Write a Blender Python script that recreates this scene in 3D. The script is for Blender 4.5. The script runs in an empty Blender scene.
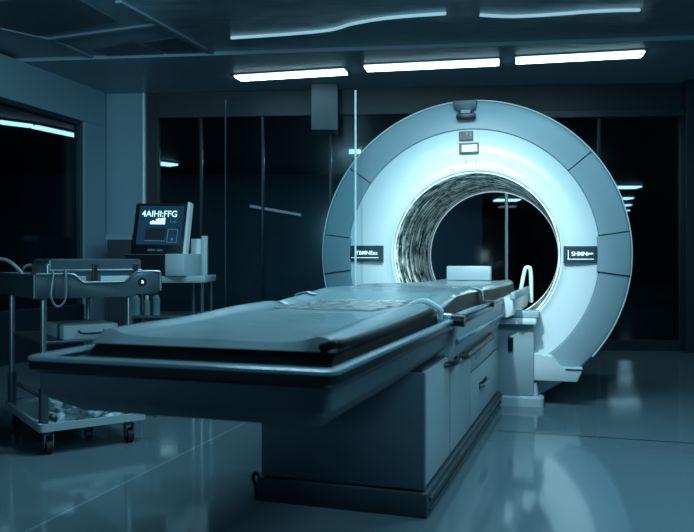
import bpy, bmesh, math, random
from mathutils import Vector, Matrix
random.seed(4)
SC = bpy.context.scene
COL = SC.collection
PI = math.pi
F = 760.0; HC = 0.90; CX = 347.0; HY = 258.0          # camera model: focal length in px, eye height, horizon
TH = math.atan(249/760)                                # yaw of the scanner axis
ST, CT = math.sin(TH), math.cos(TH)

def ray(px, py): return ((px-CX)/F, 1.0, (HY-py)/F)
def at_z(px, py, z):
    r = ray(px, py); k = (z-HC)/r[2]; return Vector((r[0]*k, k, z))
def at_y(px, py, Y):
    r = ray(px, py); return Vector((r[0]*Y, Y, HC+r[2]*Y))
def at_u(px, py, u):                                   # point of the plane u = const, given as (v, u, z)
    r = ray(px, py); k = u/(r[0]*ST+r[1]*CT); X, Y = r[0]*k, k
    return Vector((X*CT-Y*ST, u, HC+r[2]*k))
def uv(v, u, z=0): return Vector((u*ST+v*CT, u*CT-v*ST, z))

# ------------------------------------------------------------------ materials
def lin(c): return tuple(((x/255)/12.92 if x/255 <= .04045 else (((x/255)+.055)/1.055)**2.4) for x in c)
def mat(name, rgb, rough=.45, metal=0., spec=.5, var=.08, vs=12., bump=0., bs=60., coat=0., emit=None, es=0., stretch=None, alpha=None):
    m = bpy.data.materials.new(name); m.use_nodes = True
    nt = m.node_tree; N = nt.nodes; L = nt.links
    b = N['Principled BSDF']
    c = lin(rgb)
    tc = N.new('ShaderNodeTexCoord'); no = N.new('ShaderNodeTexNoise'); no.inputs['Scale'].default_value = vs
    no.inputs['Detail'].default_value = 4
    if stretch:
        mp = N.new('ShaderNodeMapping'); mp.inputs['Scale'].default_value = stretch
        L.new(tc.outputs['Object'], mp.inputs[0]); src = mp.outputs[0]
    else: src = tc.outputs['Object']
    L.new(src, no.inputs['Vector'])
    rp = N.new('ShaderNodeValToRGB'); L.new(no.outputs['Fac'], rp.inputs[0])
    rp.color_ramp.elements[0].position = .3; rp.color_ramp.elements[1].position = .7
    rp.color_ramp.elements[0].color = (*[x*(1-var) for x in c], 1); rp.color_ramp.elements[1].color = (*[min(1, x*(1+var)) for x in c], 1)
    L.new(rp.outputs[0], b.inputs['Base Color'])
    b.inputs['Roughness'].default_value = rough; b.inputs['Metallic'].default_value = metal
    b.inputs['Specular IOR Level'].default_value = spec
    b.inputs['Coat Weight'].default_value = coat; b.inputs['Coat Roughness'].default_value = .08
    if bump:
        n2 = N.new('ShaderNodeTexNoise'); n2.inputs['Scale'].default_value = bs; L.new(src, n2.inputs['Vector'])
        bp = N.new('ShaderNodeBump'); bp.inputs['Strength'].default_value = bump; bp.inputs['Distance'].default_value = .01
        L.new(n2.outputs['Fac'], bp.inputs['Height']); L.new(bp.outputs[0], b.inputs['Normal'])
    if emit:
        b.inputs['Emission Color'].default_value = (*lin(emit), 1); b.inputs['Emission Strength'].default_value = es
    return m

M = {}
M['face'] = mat('white scanner enamel', (178, 198, 204), .38, var=.02, vs=3, coat=.15)
M['ring'] = mat('pale grey scanner enamel', (122, 148, 158), .42, var=.02, vs=3)
M['shell'] = mat('grey shell enamel', (105, 128, 138), .45, var=.03)
M['gap'] = mat('dark joint', (20, 30, 36), .7)
M['black'] = mat('black plastic', (16, 22, 27), .35, var=.1)
M['vinyl'] = mat('black vinyl', (12, 18, 22), .5, spec=.25, var=.15, vs=6, bump=.15, bs=25)
M['pad'] = mat('grey teal vinyl cover', (116, 140, 148), .24, var=.1, vs=4, bump=.3, bs=6, stretch=(1, 1, 1))
M['tray'] = mat('moulded grey blue tray', (60, 80, 92), .4, var=.05)
M['trim'] = mat('pale edge moulding', (120, 150, 162), .25, var=.04, metal=.3)
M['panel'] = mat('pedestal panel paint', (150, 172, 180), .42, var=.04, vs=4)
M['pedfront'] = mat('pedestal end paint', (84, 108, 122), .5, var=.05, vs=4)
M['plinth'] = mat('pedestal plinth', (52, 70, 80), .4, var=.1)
M['steel'] = mat('brushed steel', (150, 170, 178), .28, metal=.9, var=.06, stretch=(1, 1, 12))
M['steel_dark'] = mat('dull steel', (84, 104, 114), .35, metal=.75, var=.08)
M['strap'] = mat('grey webbing', (172, 192, 198), .6, bump=.3, bs=200)
M['white'] = mat('white plastic', (190, 208, 212), .4, var=.03)
M['rubber'] = mat('caster rubber', (18, 24, 28), .6)
M['hose'] = mat('grey rubber hose', (88, 112, 122), .35)
M['cloth'] = mat('crumpled white plastic', (150, 178, 186), .35, bump=.3, bs=30)
M['wall'] = mat('painted wall blue grey', (112, 146, 162), .5, var=.04, vs=2)
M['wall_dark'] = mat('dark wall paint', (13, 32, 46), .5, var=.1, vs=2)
M['soffit'] = mat('soffit paint', (120, 148, 162), .4, var=.04, vs=2)
M['ceil'] = mat('ceiling panel grey', (104, 132, 146), .4, var=.06, vs=2)
M['vent'] = mat('vent grille dark', (66, 86, 98), .5)
M['mullion'] = mat('pale mullion metal', (215, 232, 236), .35, metal=.2)
M['mullion_dark'] = mat('dark mullion metal', (34, 52, 64), .4, metal=.3)
M['lamp'] = mat('lamp diffuser', (220, 240, 245), .4, emit=(196, 244, 255), es=9)
M['lamp_far'] = mat('far lamp diffuser', (220, 240, 245), .4, emit=(196, 244, 255), es=3.6)  # corridor lamps, and strips that glow in place of reflections
M['led'] = mat('thin light line', (200, 230, 240), .4, emit=(165, 212, 224), es=.6)  # emission standing in for reflected light
M['boreled'] = mat('bore ring light', (220, 240, 245), .4, emit=(196, 244, 255), es=.5)
M['screen_bg'] = mat('dark display glass', (22, 46, 62), .15, emit=(26, 62, 84), es=.5)
M['screen_dim'] = mat('dim display line', (60, 100, 120), .3, emit=(70, 120, 140), es=.6)
M['glyph'] = mat('lit display writing', (220, 240, 245), .3, emit=(190, 235, 245), es=1.2)
M['screen_on'] = mat('lit small screen', (200, 235, 240), .2, emit=(150, 225, 235), es=.9)
M['plaque'] = mat('dark teal plaque', (22, 50, 62), .3)
M['print'] = mat('pale print', (200, 222, 226), .5)
M['bottle'] = mat('clear grey bottle', (96, 128, 140), .15, coat=.5)

def glass(name, tint, refl=.12, rough=.02):
    m = bpy.data.materials.new(name); m.use_nodes = True; nt = m.node_tree; nt.nodes.clear()
    o = nt.nodes.new('ShaderNodeOutputMaterial'); mx = nt.nodes.new('ShaderNodeMixShader')
    t = nt.nodes.new('ShaderNodeBsdfTransparent'); g = nt.nodes.new('ShaderNodeBsdfGlossy'); f = nt.nodes.new('ShaderNodeMath'); lw = nt.nodes.new('ShaderNodeLayerWeight'); pw = nt.nodes.new('ShaderNodeMath')
    t.inputs[0].default_value = (*tint, 1); g.inputs[0].default_value = (.8, .9, .95, 1); g.inputs['Roughness'].default_value = rough
    lw.inputs[0].default_value = .5; pw.operation = 'POWER'; nt.links.new(lw.outputs['Facing'], pw.inputs[0]); pw.inputs[1].default_value = 4
    f.operation = 'MULTIPLY_ADD'; nt.links.new(pw.outputs[0], f.inputs[0]); f.inputs[1].default_value = .9; f.inputs[2].default_value = .015
    nt.links.new(f.outputs[0], mx.inputs[0]); nt.links.new(t.outputs[0], mx.inputs[1]); nt.links.new(g.outputs[0], mx.inputs[2])
    nt.links.new(mx.outputs[0], o.inputs[0]); return m
M['glass'] = glass('clear glass screen', (.9, .96, .97))
M['tint'] = glass('dark tinted glazing', (.52, .6, .64), rough=.1)

# floor: glossy resin in large tiles with fine joints
TR = math.radians(16.7)
def floor_mat():
    m = mat('glossy resin floor', (90, 113, 123), .085, var=.06, vs=1.2, spec=.8)
    nt = m.node_tree; N = nt.nodes; L = nt.links; b = N['Principled BSDF']
    tc = N.new('ShaderNodeTexCoord'); mp = N.new('ShaderNodeMapping'); mp.inputs['Rotation'].default_value = (0, 0, TR)
    L.new(tc.outputs['Object'], mp.inputs[0]); sx = N.new('ShaderNodeSeparateXYZ'); L.new(mp.outputs[0], sx.inputs[0])
    def line(sock, off, period, w):
        a = N.new('ShaderNodeMath'); a.operation = 'SUBTRACT'; L.new(sock, a.inputs[0]); a.inputs[1].default_value = off
        p = N.new('ShaderNodeMath'); p.operation = 'PINGPONG'; L.new(a.outputs[0], p.inputs[0]); p.inputs[1].default_value = period/2
        c = N.new('ShaderNodeMath'); c.operation = 'LESS_THAN'; L.new(p.outputs[0], c.inputs[0]); c.inputs[1].default_value = w
        return c.outputs[0]
    l1 = line(sx.outputs['Y'], 4.02, 2.4, .007); l2 = line(sx.outputs['X'], -1.73, 3.6, .004)
    c0 = b.inputs['Base Color'].links[0].from_socket
    m1 = N.new('ShaderNodeMix'); m1.data_type = 'RGBA'; L.new(l1, m1.inputs[0]); L.new(c0, m1.inputs[6]); m1.inputs[7].default_value = (.008, .014, .02, 1)
    m2 = N.new('ShaderNodeMix'); m2.data_type = 'RGBA'; L.new(l2, m2.inputs[0]); L.new(m1.outputs[2], m2.inputs[6]); m2.inputs[7].default_value = (.2, .32, .38, 1)
    L.new(m2.outputs[2], b.inputs['Base Color'])
    n = N.new('ShaderNodeTexNoise'); n.inputs['Scale'].default_value = 2.2; L.new(tc.outputs['Object'], n.inputs['Vector'])
    bp = N.new('ShaderNodeBump'); bp.inputs['Strength'].default_value = .05; bp.inputs['Distance'].default_value = .02
    L.new(n.outputs['Fac'], bp.inputs['Height']); L.new(bp.outputs[0], b.inputs['Normal'])
    return m
M['floor'] = floor_mat()
def perforated():
    m = mat('perforated brushed metal', (130, 158, 170), .3, metal=.4, var=.2, vs=3, stretch=(1, 8, 1))
    nt = m.node_tree; N = nt.nodes; L = nt.links; b = N['Principled BSDF']
    tc = N.new('ShaderNodeTexCoord'); mp = N.new('ShaderNodeMapping'); mp.inputs['Rotation'].default_value = (0, 0, TR)
    L.new(tc.outputs['Object'], mp.inputs[0])
    v = N.new('ShaderNodeTexVoronoi'); v.inputs['Scale'].default_value = 45; v.inputs['Randomness'].default_value = 0
    L.new(mp.outputs[0], v.inputs['Vector'])
    n = N.new('ShaderNodeTexNoise'); n.inputs['Scale'].default_value = 1.6; L.new(tc.outputs['Object'], n.inputs['Vector'])
    b1 = N.new('ShaderNodeBump'); b1.inputs['Strength'].default_value = .35; b1.inputs['Distance'].default_value = .01; L.new(v.outputs['Distance'], b1.inputs['Height'])
    b2 = N.new('ShaderNodeBump'); b2.inputs['Strength'].default_value = .4; b2.inputs['Distance'].default_value = .15
    L.new(n.outputs['Fac'], b2.inputs['Height']); L.new(b2.outputs[0], b1.inputs['Normal']); L.new(b1.outputs[0], b.inputs['Normal'])
    return m
M['perf'] = perforated()
def bore_mat():  # pale and dark patches paint reflections into the glassy lining
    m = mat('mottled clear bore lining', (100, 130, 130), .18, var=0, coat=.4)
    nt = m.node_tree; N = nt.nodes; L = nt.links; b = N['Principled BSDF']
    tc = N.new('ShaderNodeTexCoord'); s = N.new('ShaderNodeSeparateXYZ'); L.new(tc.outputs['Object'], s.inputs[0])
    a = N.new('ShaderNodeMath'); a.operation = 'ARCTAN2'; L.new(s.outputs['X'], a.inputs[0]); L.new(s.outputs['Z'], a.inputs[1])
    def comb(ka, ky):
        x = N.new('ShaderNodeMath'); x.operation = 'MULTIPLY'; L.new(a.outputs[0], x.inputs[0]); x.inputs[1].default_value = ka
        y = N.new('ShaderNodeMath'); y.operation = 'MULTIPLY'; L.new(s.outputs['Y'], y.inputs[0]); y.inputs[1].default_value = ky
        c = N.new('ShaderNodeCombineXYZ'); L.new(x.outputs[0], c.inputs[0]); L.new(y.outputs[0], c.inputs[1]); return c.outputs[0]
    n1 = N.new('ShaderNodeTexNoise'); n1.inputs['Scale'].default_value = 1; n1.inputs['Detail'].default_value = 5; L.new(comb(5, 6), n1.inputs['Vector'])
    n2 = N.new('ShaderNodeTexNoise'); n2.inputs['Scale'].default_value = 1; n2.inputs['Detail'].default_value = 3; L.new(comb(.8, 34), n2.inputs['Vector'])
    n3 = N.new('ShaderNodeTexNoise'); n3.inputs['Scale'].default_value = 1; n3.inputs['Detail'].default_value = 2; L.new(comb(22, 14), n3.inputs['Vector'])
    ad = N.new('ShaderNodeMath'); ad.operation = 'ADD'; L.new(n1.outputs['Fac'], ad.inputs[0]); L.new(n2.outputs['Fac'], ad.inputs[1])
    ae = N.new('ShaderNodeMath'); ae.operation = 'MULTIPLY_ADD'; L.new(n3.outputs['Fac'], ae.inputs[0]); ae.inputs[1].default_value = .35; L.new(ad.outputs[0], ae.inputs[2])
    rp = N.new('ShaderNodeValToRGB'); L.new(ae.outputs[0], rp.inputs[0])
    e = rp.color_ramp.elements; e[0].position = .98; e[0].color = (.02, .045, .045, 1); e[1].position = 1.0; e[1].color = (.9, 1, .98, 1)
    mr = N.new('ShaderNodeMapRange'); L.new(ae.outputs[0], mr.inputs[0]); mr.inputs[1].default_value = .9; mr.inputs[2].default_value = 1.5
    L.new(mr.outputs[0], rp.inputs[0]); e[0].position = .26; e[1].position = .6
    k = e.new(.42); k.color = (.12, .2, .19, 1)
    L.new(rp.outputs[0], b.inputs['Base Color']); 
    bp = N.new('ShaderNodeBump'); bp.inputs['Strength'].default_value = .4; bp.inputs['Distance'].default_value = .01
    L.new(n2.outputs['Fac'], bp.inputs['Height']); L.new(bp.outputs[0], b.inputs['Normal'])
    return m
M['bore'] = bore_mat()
def sheet_mat():
    m = mat('printed clear plastic film', (226, 240, 242), .14, metal=.1, var=.5, vs=30, coat=.6, bump=.6, bs=22)
    return m
M['film'] = sheet_mat()

# ------------------------------------------------------------------ mesh helpers
def link(name, bm, material, parent=None, smooth=False, loc=None, kind=None):
    bmesh.ops.recalc_face_normals(bm, faces=bm.faces)
    me = bpy.data.meshes.new(name); bm.to_mesh(me); bm.free()
    me.materials.append(M[material] if isinstance(material, str) else material)
    if smooth:
        for p in me.polygons: p.use_smooth = True
        me.set_sharp_from_angle(angle=math.radians(35))
    o = bpy.data.objects.new(name, me); COL.objects.link(o)
    if parent: o.parent = parent
    if loc is not None: o.location = loc
    if kind: o['kind'] = kind
    return o
def empty(name, label, cat, loc=(0, 0, 0), rz=0, group=None):
    o = bpy.data.objects.new(name, None); COL.objects.link(o); o.location = loc; o.rotation_euler = (0, 0, rz); o.empty_display_size = .1
    o['label'] = label; o['category'] = cat
    if group: o['group'] = group
    return o
def tag(o, label, cat, group=None):
    o['label'] = label; o['category'] = cat
    if group: o['group'] = group
    return o
def box(bm, x0, x1, y0, y1, z0, z1, bev=0., mtx=None, seg=2):
    r = bmesh.ops.create_cube(bm, size=1)
    bmesh.ops.scale(bm, vec=(x1-x0, y1-y0, z1-z0), verts=r['verts'])
    bmesh.ops.translate(bm, vec=((x0+x1)/2, (y0+y1)/2, (z0+z1)/2), verts=r['verts'])
    vs = r['verts']
    if bev:
        es = list({e for v in vs for e in v.link_edges})
        rr = bmesh.ops.bevel(bm, geom=es, offset=bev, segments=seg, affect='EDGES', profile=.5)
        vs = list({v for f in rr['faces'] for v in f.verts} | {v for v in vs if v.is_valid})
    if mtx is not None: bmesh.ops.transform(bm, matrix=mtx, verts=vs)
    return bm
def B(*a, **k): return box(bmesh.new(), *a, **k)
def prism(bm, pts, w0, w1, axes='xz', bev=0):
    """extrude a polygon given in two axes along the third"""
    def mk(p, w):
        if axes == 'xz': return (p[0], w, p[1])
        if axes == 'yz': return (w, p[0], p[1])
        return (p[0], p[1], w)
    a = [bm.verts.new(mk(p, w0)) for p in pts]; b = [bm.verts.new(mk(p, w1)) for p in pts]
    n = len(pts); f = [bm.faces.new(a), bm.faces.new(b[::-1])]
    for i in range(n): f.append(bm.faces.new((a[i], b[i], b[(i+1) % n], a[(i+1) % n])))
    if bev:
        es = list({e for q in f for e in q.edges})
        bmesh.ops.bevel(bm, geom=es, offset=bev, segments=2, affect='EDGES', profile=.5)
    return bm
def tube(bm, pts, r, seg=10, closed=False, cap=True):
    pts = [Vector(p) for p in pts]; n = len(pts); rings = []
    up = None
    for i, p in enumerate(pts):
        if closed: t = pts[(i+1) % n]-pts[i-1]
        else: t = pts[min(i+1, n-1)]-pts[max(i-1, 0)]
        t.normalize()
        if up is None: up = Vector((0, 0, 1)) if abs(t.z) < .9 else Vector((1, 0, 0))
        s = t.cross(up).normalized(); up = s.cross(t).normalized()
        rings.append([bm.verts.new(p+(s*math.cos(2*PI*k/seg)+up*math.sin(2*PI*k/seg))*r) for k in range(seg)])
    for i in range(n if closed else n-1):
        a, b = rings[i], rings[(i+1) % n]
        for k in range(seg): bm.faces.new((a[k], a[(k+1) % seg], b[(k+1) % seg], b[k]))
    if cap and not closed: bm.faces.new(rings[0][::-1]); bm.faces.new(rings[-1])
    return bm
def smoothpath(pts, n=8):
    P = [Vector(p) for p in pts]; out = []
    for i in range(len(P)-1):
        p0, p1, p2, p3 = P[max(i-1, 0)], P[i], P[i+1], P[min(i+2, len(P)-1)]
        for k in range(n):
            t = k/n; out.append(.5*((2*p1)+(-p0+p2)*t+(2*p0-5*p1+4*p2-p3)*t*t+(-p0+3*p1-3*p2+p3)*t**3))
    out.append(P[-1]); return out
def cyl(bm, x, y, z0, z1, r, seg=24, r2=None):
    r2 = r if r2 is None else r2
    a = [bm.verts.new((x+r*math.cos(2*PI*k/seg), y+r*math.sin(2*PI*k/seg), z0)) for k in range(seg)]
    b = [bm.verts.new((x+r2*math.cos(2*PI*k/seg), y+r2*math.sin(2*PI*k/seg), z1)) for k in range(seg)]
    for k in range(seg): bm.faces.new((a[k], a[(k+1) % seg], b[(k+1) % seg], b[k]))
    bm.faces.new(a[::-1]); bm.faces.new(b); return bm
def revolve_y(bm, prof, a0=0, a1=360, seg=128):
    """closed profile of (r, y) turned about the local y axis from a0 to a1 degrees"""
    full = abs(a1-a0) >= 359.9; n = max(3, int(seg*abs(a1-a0)/360)); rings = []
    for i in range(n if full else n+1):
        a = math.radians(a0+(a1-a0)*i/n)
        rings.append([bm.verts.new((r*math.cos(a), y, r*math.sin(a))) for r, y in prof])
    m = len(prof)
    for i in range(n):
        p, q = rings[i], rings[(i+1) % len(rings)]
        for k in range(m): bm.faces.new((p[k], p[(k+1) % m], q[(k+1) % m], q[k]))
    if not full: bm.faces.new(rings[0]); bm.faces.new(rings[-1][::-1])
    return bm
def rr(x0, x1, y0, y1, r, n=6):
    out = []
    for cx, cy, a in ((x1-r, y1-r, 0), (x0+r, y1-r, 90), (x0+r, y0+r, 180), (x1-r, y0+r, 270)):
        for k in range(n+1):
            t = math.radians(a+90*k/n); out.append((cx+r*math.cos(t), cy+r*math.sin(t)))
    return out
def loft(bm, levels, cap0=True, cap1=True):
    """levels: (x0,x1,y0,y1,r,z) rounded rectangles joined bottom to top"""
    rings = [[bm.verts.new((x, y, L[5])) for x, y in rr(*L[:5])] for L in levels]
    for a, b in zip(rings, rings[1:]):
        for k in range(len(a)): bm.faces.new((a[k], a[(k+1) % len(a)], b[(k+1) % len(a)], b[k]))
    if cap0: bm.faces.new(rings[0][::-1])
    if cap1: bm.faces.new(rings[-1])
    return bm
def ringloop(bm, levels):
    """closed hollow frame: levels cycle back to the first"""
    rings = [[bm.verts.new((x, y, L[5])) for x, y in rr(*L[:5])] for L in levels]
    for i in range(len(rings)):
        a, b = rings[i], rings[(i+1) % len(rings)]
        for k in range(len(a)): bm.faces.new((a[k], a[(k+1) % len(a)], b[(k+1) % len(a)], b[k]))
    return bm
def text(name, body, size, material, parent, loc, rot, sx=1., depth=.0006):
    cu = bpy.data.curves.new('t', 'FONT'); cu.body = body; cu.size = size; cu.extrude = depth
    cu.align_x = 'CENTER'; cu.align_y = 'CENTER'; cu.offset = size*.004
    t = bpy.data.objects.new('t', cu); COL.objects.link(t); bpy.context.view_layer.update()
    me = bpy.data.meshes.new_from_object(t.evaluated_get(bpy.context.evaluated_depsgraph_get()))
    bpy.data.objects.remove(t); bpy.data.curves.remove(cu)
    me.materials.clear(); me.materials.append(M[material]); me.name = name
    o = bpy.data.objects.new(name, me); COL.objects.link(o); o.parent = parent
    o.location = loc; o.rotation_euler = rot; o.scale = (sx, 1, 1)
    return o
def frame_xy(o, x, y, ang):
    o.location.x = x; o.location.y = y; o.rotation_euler.z = ang

# ------------------------------------------------------------------ setting
link('floor', B(-9, 12, -2.5, 32, -.1, 0), 'floor', kind='structure')
# ceiling in front of the soffit: plain panels at the left, a perforated metal field at the right
CZ = 2.63
e0 = at_z(-120, 65.5, CZ); e1 = at_z(820, 30, CZ)       # far edge of the flat ceiling
def poly(name, pts, z0, z1, material):
    bm = bmesh.new(); prism(bm, [(p[0], p[1]) for p in pts], z0, z1, 'xy'); return link(name, bm, material, kind='structure')
s0 = at_z(214, 57, CZ)
def edge_at(px): return at_z(px, 65.5+(px+120)*(30-65.5)/940, CZ)
m0 = at_z(190, 0, CZ)
dirn = Vector((math.sin(TR), math.cos(TR)))
k = edge_at(214)
kb = Vector((k.x, k.y))-dirn*8
poly('ceiling', [(e0.x-1, e0.y), (k.x, k.y), (kb.x, kb.y), (kb.x-6, kb.y)], CZ, CZ+.1, 'ceil')
poly('ceiling', [(k.x, k.y), (e1.x, e1.y), (e1.x+1, -2), (kb.x, kb.y)], CZ, CZ+.1, 'perf')
# lowered soffit with the strip lights
SZ = 2.60
f0 = edge_at(-120); f1 = edge_at(820)
g0 = Vector((-4.2, 8.3)); g1 = Vector((6.2, 7.4))
off = Vector((.0, .04))
poly('ceiling', [(f0.x-1, f0.y+.04), (f1.x, f1.y+.04), (g1.x, g1.y), (g0.x, g0.y)], SZ, SZ+.12, 'soffit')
# ceiling trims: recessed field frames (drawn as thin raised battens)
def batten(a, b, w=.03, h=.02, z=CZ, m='ceil', name='trim_1'):
    A = at_z(*a, z); Bp = at_z(*b, z); d = (Bp-A); L_ = d.length; ang = math.atan2(d.y, d.x)
    o = link(name, B(0, L_, -w/2, w/2, -h, .0, bev=.004), m, kind='structure'); o.location = (A.x, A.y, z); o.rotation_euler = (0, 0, ang)
    return o
n = 1
for a, b, w in (((50, 38), (123, 70), .05), ((123, 70), (222, 60), .05), ((50, 38), (160, 23), .05), ((160, 23), (222, 58), .05),
                ((0, 27), (50, 38), .04), ((160, 23), (118, 0), .05)):
    batten(a, b, w, name='trim_%d' % n); n += 1
def quad(name, pxs, z0, z1, m): 
    return poly(name, [at_z(*p, z0) for p in pxs], z0, z1, m)
quad('trim_20', [(0, 2), (62, -10), (118, 22), (36, 36), (0, 27)], CZ-.012, CZ, 'vent')
quad('trim_21', [(92, 50), (132, 42), (168, 56), (128, 65)], CZ-.008, CZ, 'vent')
quad('trim_22', [(142, 43), (176, 38), (212, 50), (176, 57)], CZ-.008, CZ, 'vent')

# left wall
A = Vector((-2.48, 7.80)); dl = Vector((.257, .966))
wl = bpy.data.objects.new
def on_left(s0, s1, z0, z1, d0, d1, name, m, bev=.005):   # s measured back from the far corner towards the camera, d into the room
    o = link(name, B(-s1, -s0, -d1, -d0, z0, z1, bev=bev), m, kind='structure')
    o.location = (A.x, A.y, 0); o.rotation_euler = (0, 0, math.atan2(dl.y, dl.x)); return o
on_left(0, 9, 2.24, 2.60, -.10, 0, 'wall_left', 'wall')
on_left(0, .36, 0, 2.24, -.10, 0, 'wall_left', 'wall')
on_left(.36, 9, 0, .45, -.10, 0, 'wall_left', 'wall_dark')
on_left(.36, .39, .45, 2.24, -.10, -.02, 'window_1', 'mullion_dark')
on_left(.42, 9, 2.20, 2.24, -.10, -.02, 'window_1', 'mullion_dark')
on_left(.39, 9, .45, 2.20, -.08, -.07, 'window_1', 'tint', 0)
for i, s in enumerate((1.9, 3.6)): on_left(s, s+.04, .45, 2.20, -.095, -.05, 'window_1', 'mullion_dark')

# back wall: painted end panel then tinted glazing
BA = Vector((-2.46, 7.86)); BANG = -math.radians(5)
def on_back(t0, t1, z0, z1, d0, d1, name, m, bev=.004):
    o = link(name, B(t0, t1, d0, d1, z0, z1, bev=bev), m, kind='structure')
    o.location = (BA.x, BA.y, 0); o.rotation_euler = (0, 0, BANG); return o
def t_at(px):
    k = (px-CX)/F; c, s = math.cos(BANG), math.sin(BANG)
    return (k*BA.y-BA.x)/(c-k*s)
on_back(-.3, t_at(143), 0, 2.60, 0, .12, 'wall_back', 'wall')
on_back(t_at(143), t_at(145), 0, 2.60, -.02, .1, 'trim_9', 'mullion')
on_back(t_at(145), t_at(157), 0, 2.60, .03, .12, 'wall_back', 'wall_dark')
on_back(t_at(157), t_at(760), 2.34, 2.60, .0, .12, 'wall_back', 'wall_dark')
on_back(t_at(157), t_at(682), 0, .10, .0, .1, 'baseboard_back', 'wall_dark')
on_back(t_at(430), t_at(690), 2.27, 2.34, -.05, .08, 'trim_10', 'mullion_dark')
mpx = [157, 200, 262, 330, 420, 507, 600, 682]
for i, (a, b) in enumerate(zip(mpx, mpx[1:])):
    on_back(t_at(a)+.015, t_at(b)-.015, .10, 2.34, .045, .055, 'window_%d' % (i+2), 'tint', 0)
for px in mpx[1:-1]:
    on_back(t_at(px)-.012, t_at(px)+.012, .1, 2.34, .02, .08, 'trim_11', 'mullion' if px == 507 else 'mullion_dark')
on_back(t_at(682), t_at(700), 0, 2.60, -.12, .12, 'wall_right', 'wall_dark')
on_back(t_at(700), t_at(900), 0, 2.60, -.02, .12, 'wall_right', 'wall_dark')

# far room shell beyond the glazing
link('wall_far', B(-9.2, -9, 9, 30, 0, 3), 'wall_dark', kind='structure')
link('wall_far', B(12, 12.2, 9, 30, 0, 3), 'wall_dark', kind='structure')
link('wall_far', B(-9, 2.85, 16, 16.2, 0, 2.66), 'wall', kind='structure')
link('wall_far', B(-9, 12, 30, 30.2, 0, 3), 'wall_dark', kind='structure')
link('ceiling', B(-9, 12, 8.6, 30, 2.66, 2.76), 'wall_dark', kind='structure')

# ------------------------------------------------------------------ lamps, and lit strips for reflections
def add_lit_strip(pa, pb, z, depth, drop, label, material='lamp', group='ceiling strip lights', body=True, cat='light', ht=.03):  # lit strip
    a = at_z(*pa, z); b = at_z(*pb, z); L_ = (b-a).length; ang = math.atan2(b.y-a.y, b.x-a.x)
    t = empty('strip_light', label, cat, (a.x, a.y, z), ang, group)
    bm = B(-.02, L_+.02, -.03, depth+.03, .002, ht, bev=.0); link('housing', bm, 'steel_dark', t)
    link('diffuser', B(0, L_, 0, depth, -drop, .008, bev=.004), material, t)
    return t
for (pa, pb, lb) in (((234, 76), (343, 69.3), 'leftmost glowing strip light in the soffit above the empty trolley side'),
                     ((364, 66), (499, 59.5), 'middle glowing strip light in the soffit, directly above the scanner ring'),
                     ((516, 58), (645, 51), 'rightmost glowing strip light in the soffit, towards the dark corridor')):
    add_lit_strip(pa, pb, SZ-.012, .18, .010, lb, ht=.012)
for (pa, pb, lb) in (((614, 186), (642, 186), 'nearest and widest of the corridor lamps right of the scanner ring'),
                     ((622, 197.5), (634, 197.5), 'second corridor lamp right of the scanner ring, just below the widest'),
                     ((623, 204.5), (632, 204.5), 'third corridor lamp right of the scanner ring'),
                     ((624, 210), (630, 210), 'farthest and smallest corridor lamp right of the scanner ring')):
    add_lit_strip(pa, pb, 2.63, .45, .03, lb, 'lamp_far', 'corridor ceiling lamps')
add_lit_strip((497, 199), (521, 199), 2.63, .6, .03, 'upper far lamp seen through the scanner opening', 'lamp_far', 'lamps seen through the scanner opening')  # glowing strips added for a reflected strip, no lamps there
add_lit_strip((501, 206), (517, 206), 2.63, .5, .02, 'lower fainter far lamp seen through the scanner opening', 'led', 'lamps seen through the scanner opening')
add_lit_strip((349, 149.5), (361, 149.5), 2.63, .3, .03, 'small far lamp touching the upper left edge of the scanner ring', 'lamp_far', 'far lamps behind the back glazing')  # glowing strips built in place of reflections in the glazing
add_lit_strip((145, 160), (178, 164), 2.63, .25, .03, 'small slanting far lamp beside the pale end wall panel', 'lamp_far', 'far lamps behind the back glazing')
pa = at_y(250, 206, 15.95); pb = at_y(301, 215, 15.95)  # glowing bar made for a reflected streak in the glass
refl_bar = empty('wall_light', 'faint slanting light bar on the far wall seen low behind the glass screen', 'light', (pa.x, 15.95, pa.z), 0)
for nm, y0, y1, h, m_ in (('housing', .0, .05, .10, 'steel_dark'), ('diffuser', -.02, .0, .05, 'led')):
    L_ = (pb-pa).length; link(nm, B(0, L_, y0, y1, -h/2, h/2, mtx=Matrix.Rotation(math.atan2(-(pb.z-pa.z), pb.x-pa.x), 4, 'Y')), m_, refl_bar)
def left_reflection(a, b, lb):
    add_lit_strip(a, b, 2.63, .12, .03, lb, 'lamp_far', 'lamps behind the left window')  # glowing strips added to imitate the reflection in the window
left_reflection((-18, 118), (33, 124.5), 'lamp cut off by the picture edge behind the left window')
left_reflection((38, 125.5), (107, 140.5), 'long slanting lamp behind the left window')
# wavy glowing tubes put in for reflections on the perforated metal ceiling
def reflection_line(pxs, label):
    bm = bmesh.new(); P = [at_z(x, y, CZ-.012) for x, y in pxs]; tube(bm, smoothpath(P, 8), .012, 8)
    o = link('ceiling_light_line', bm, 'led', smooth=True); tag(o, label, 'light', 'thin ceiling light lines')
reflection_line([(231, 38), (290, 34), (330, 30), (352, 24), (380, 19), (410, 16), (446, 13.5)], 'long wavy thin light line on the metal ceiling, left one')
reflection_line([(480, 15), (510, 16.5), (545, 15), (600, 11), (640, 10)], 'shorter wavy thin light line on the metal ceiling, right one')
# hanging box behind
bx = at_y(311, 97, 7.4); by = at_y(338, 130, 7.4)
o = link('ceiling_box', B(bx.x, by.x, 7.4, 7.7, by.z, SZ, bev=.008), 'plinth')
tag(o, 'plain blue grey box hanging from the ceiling behind the ring, upper left', 'box')

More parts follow.
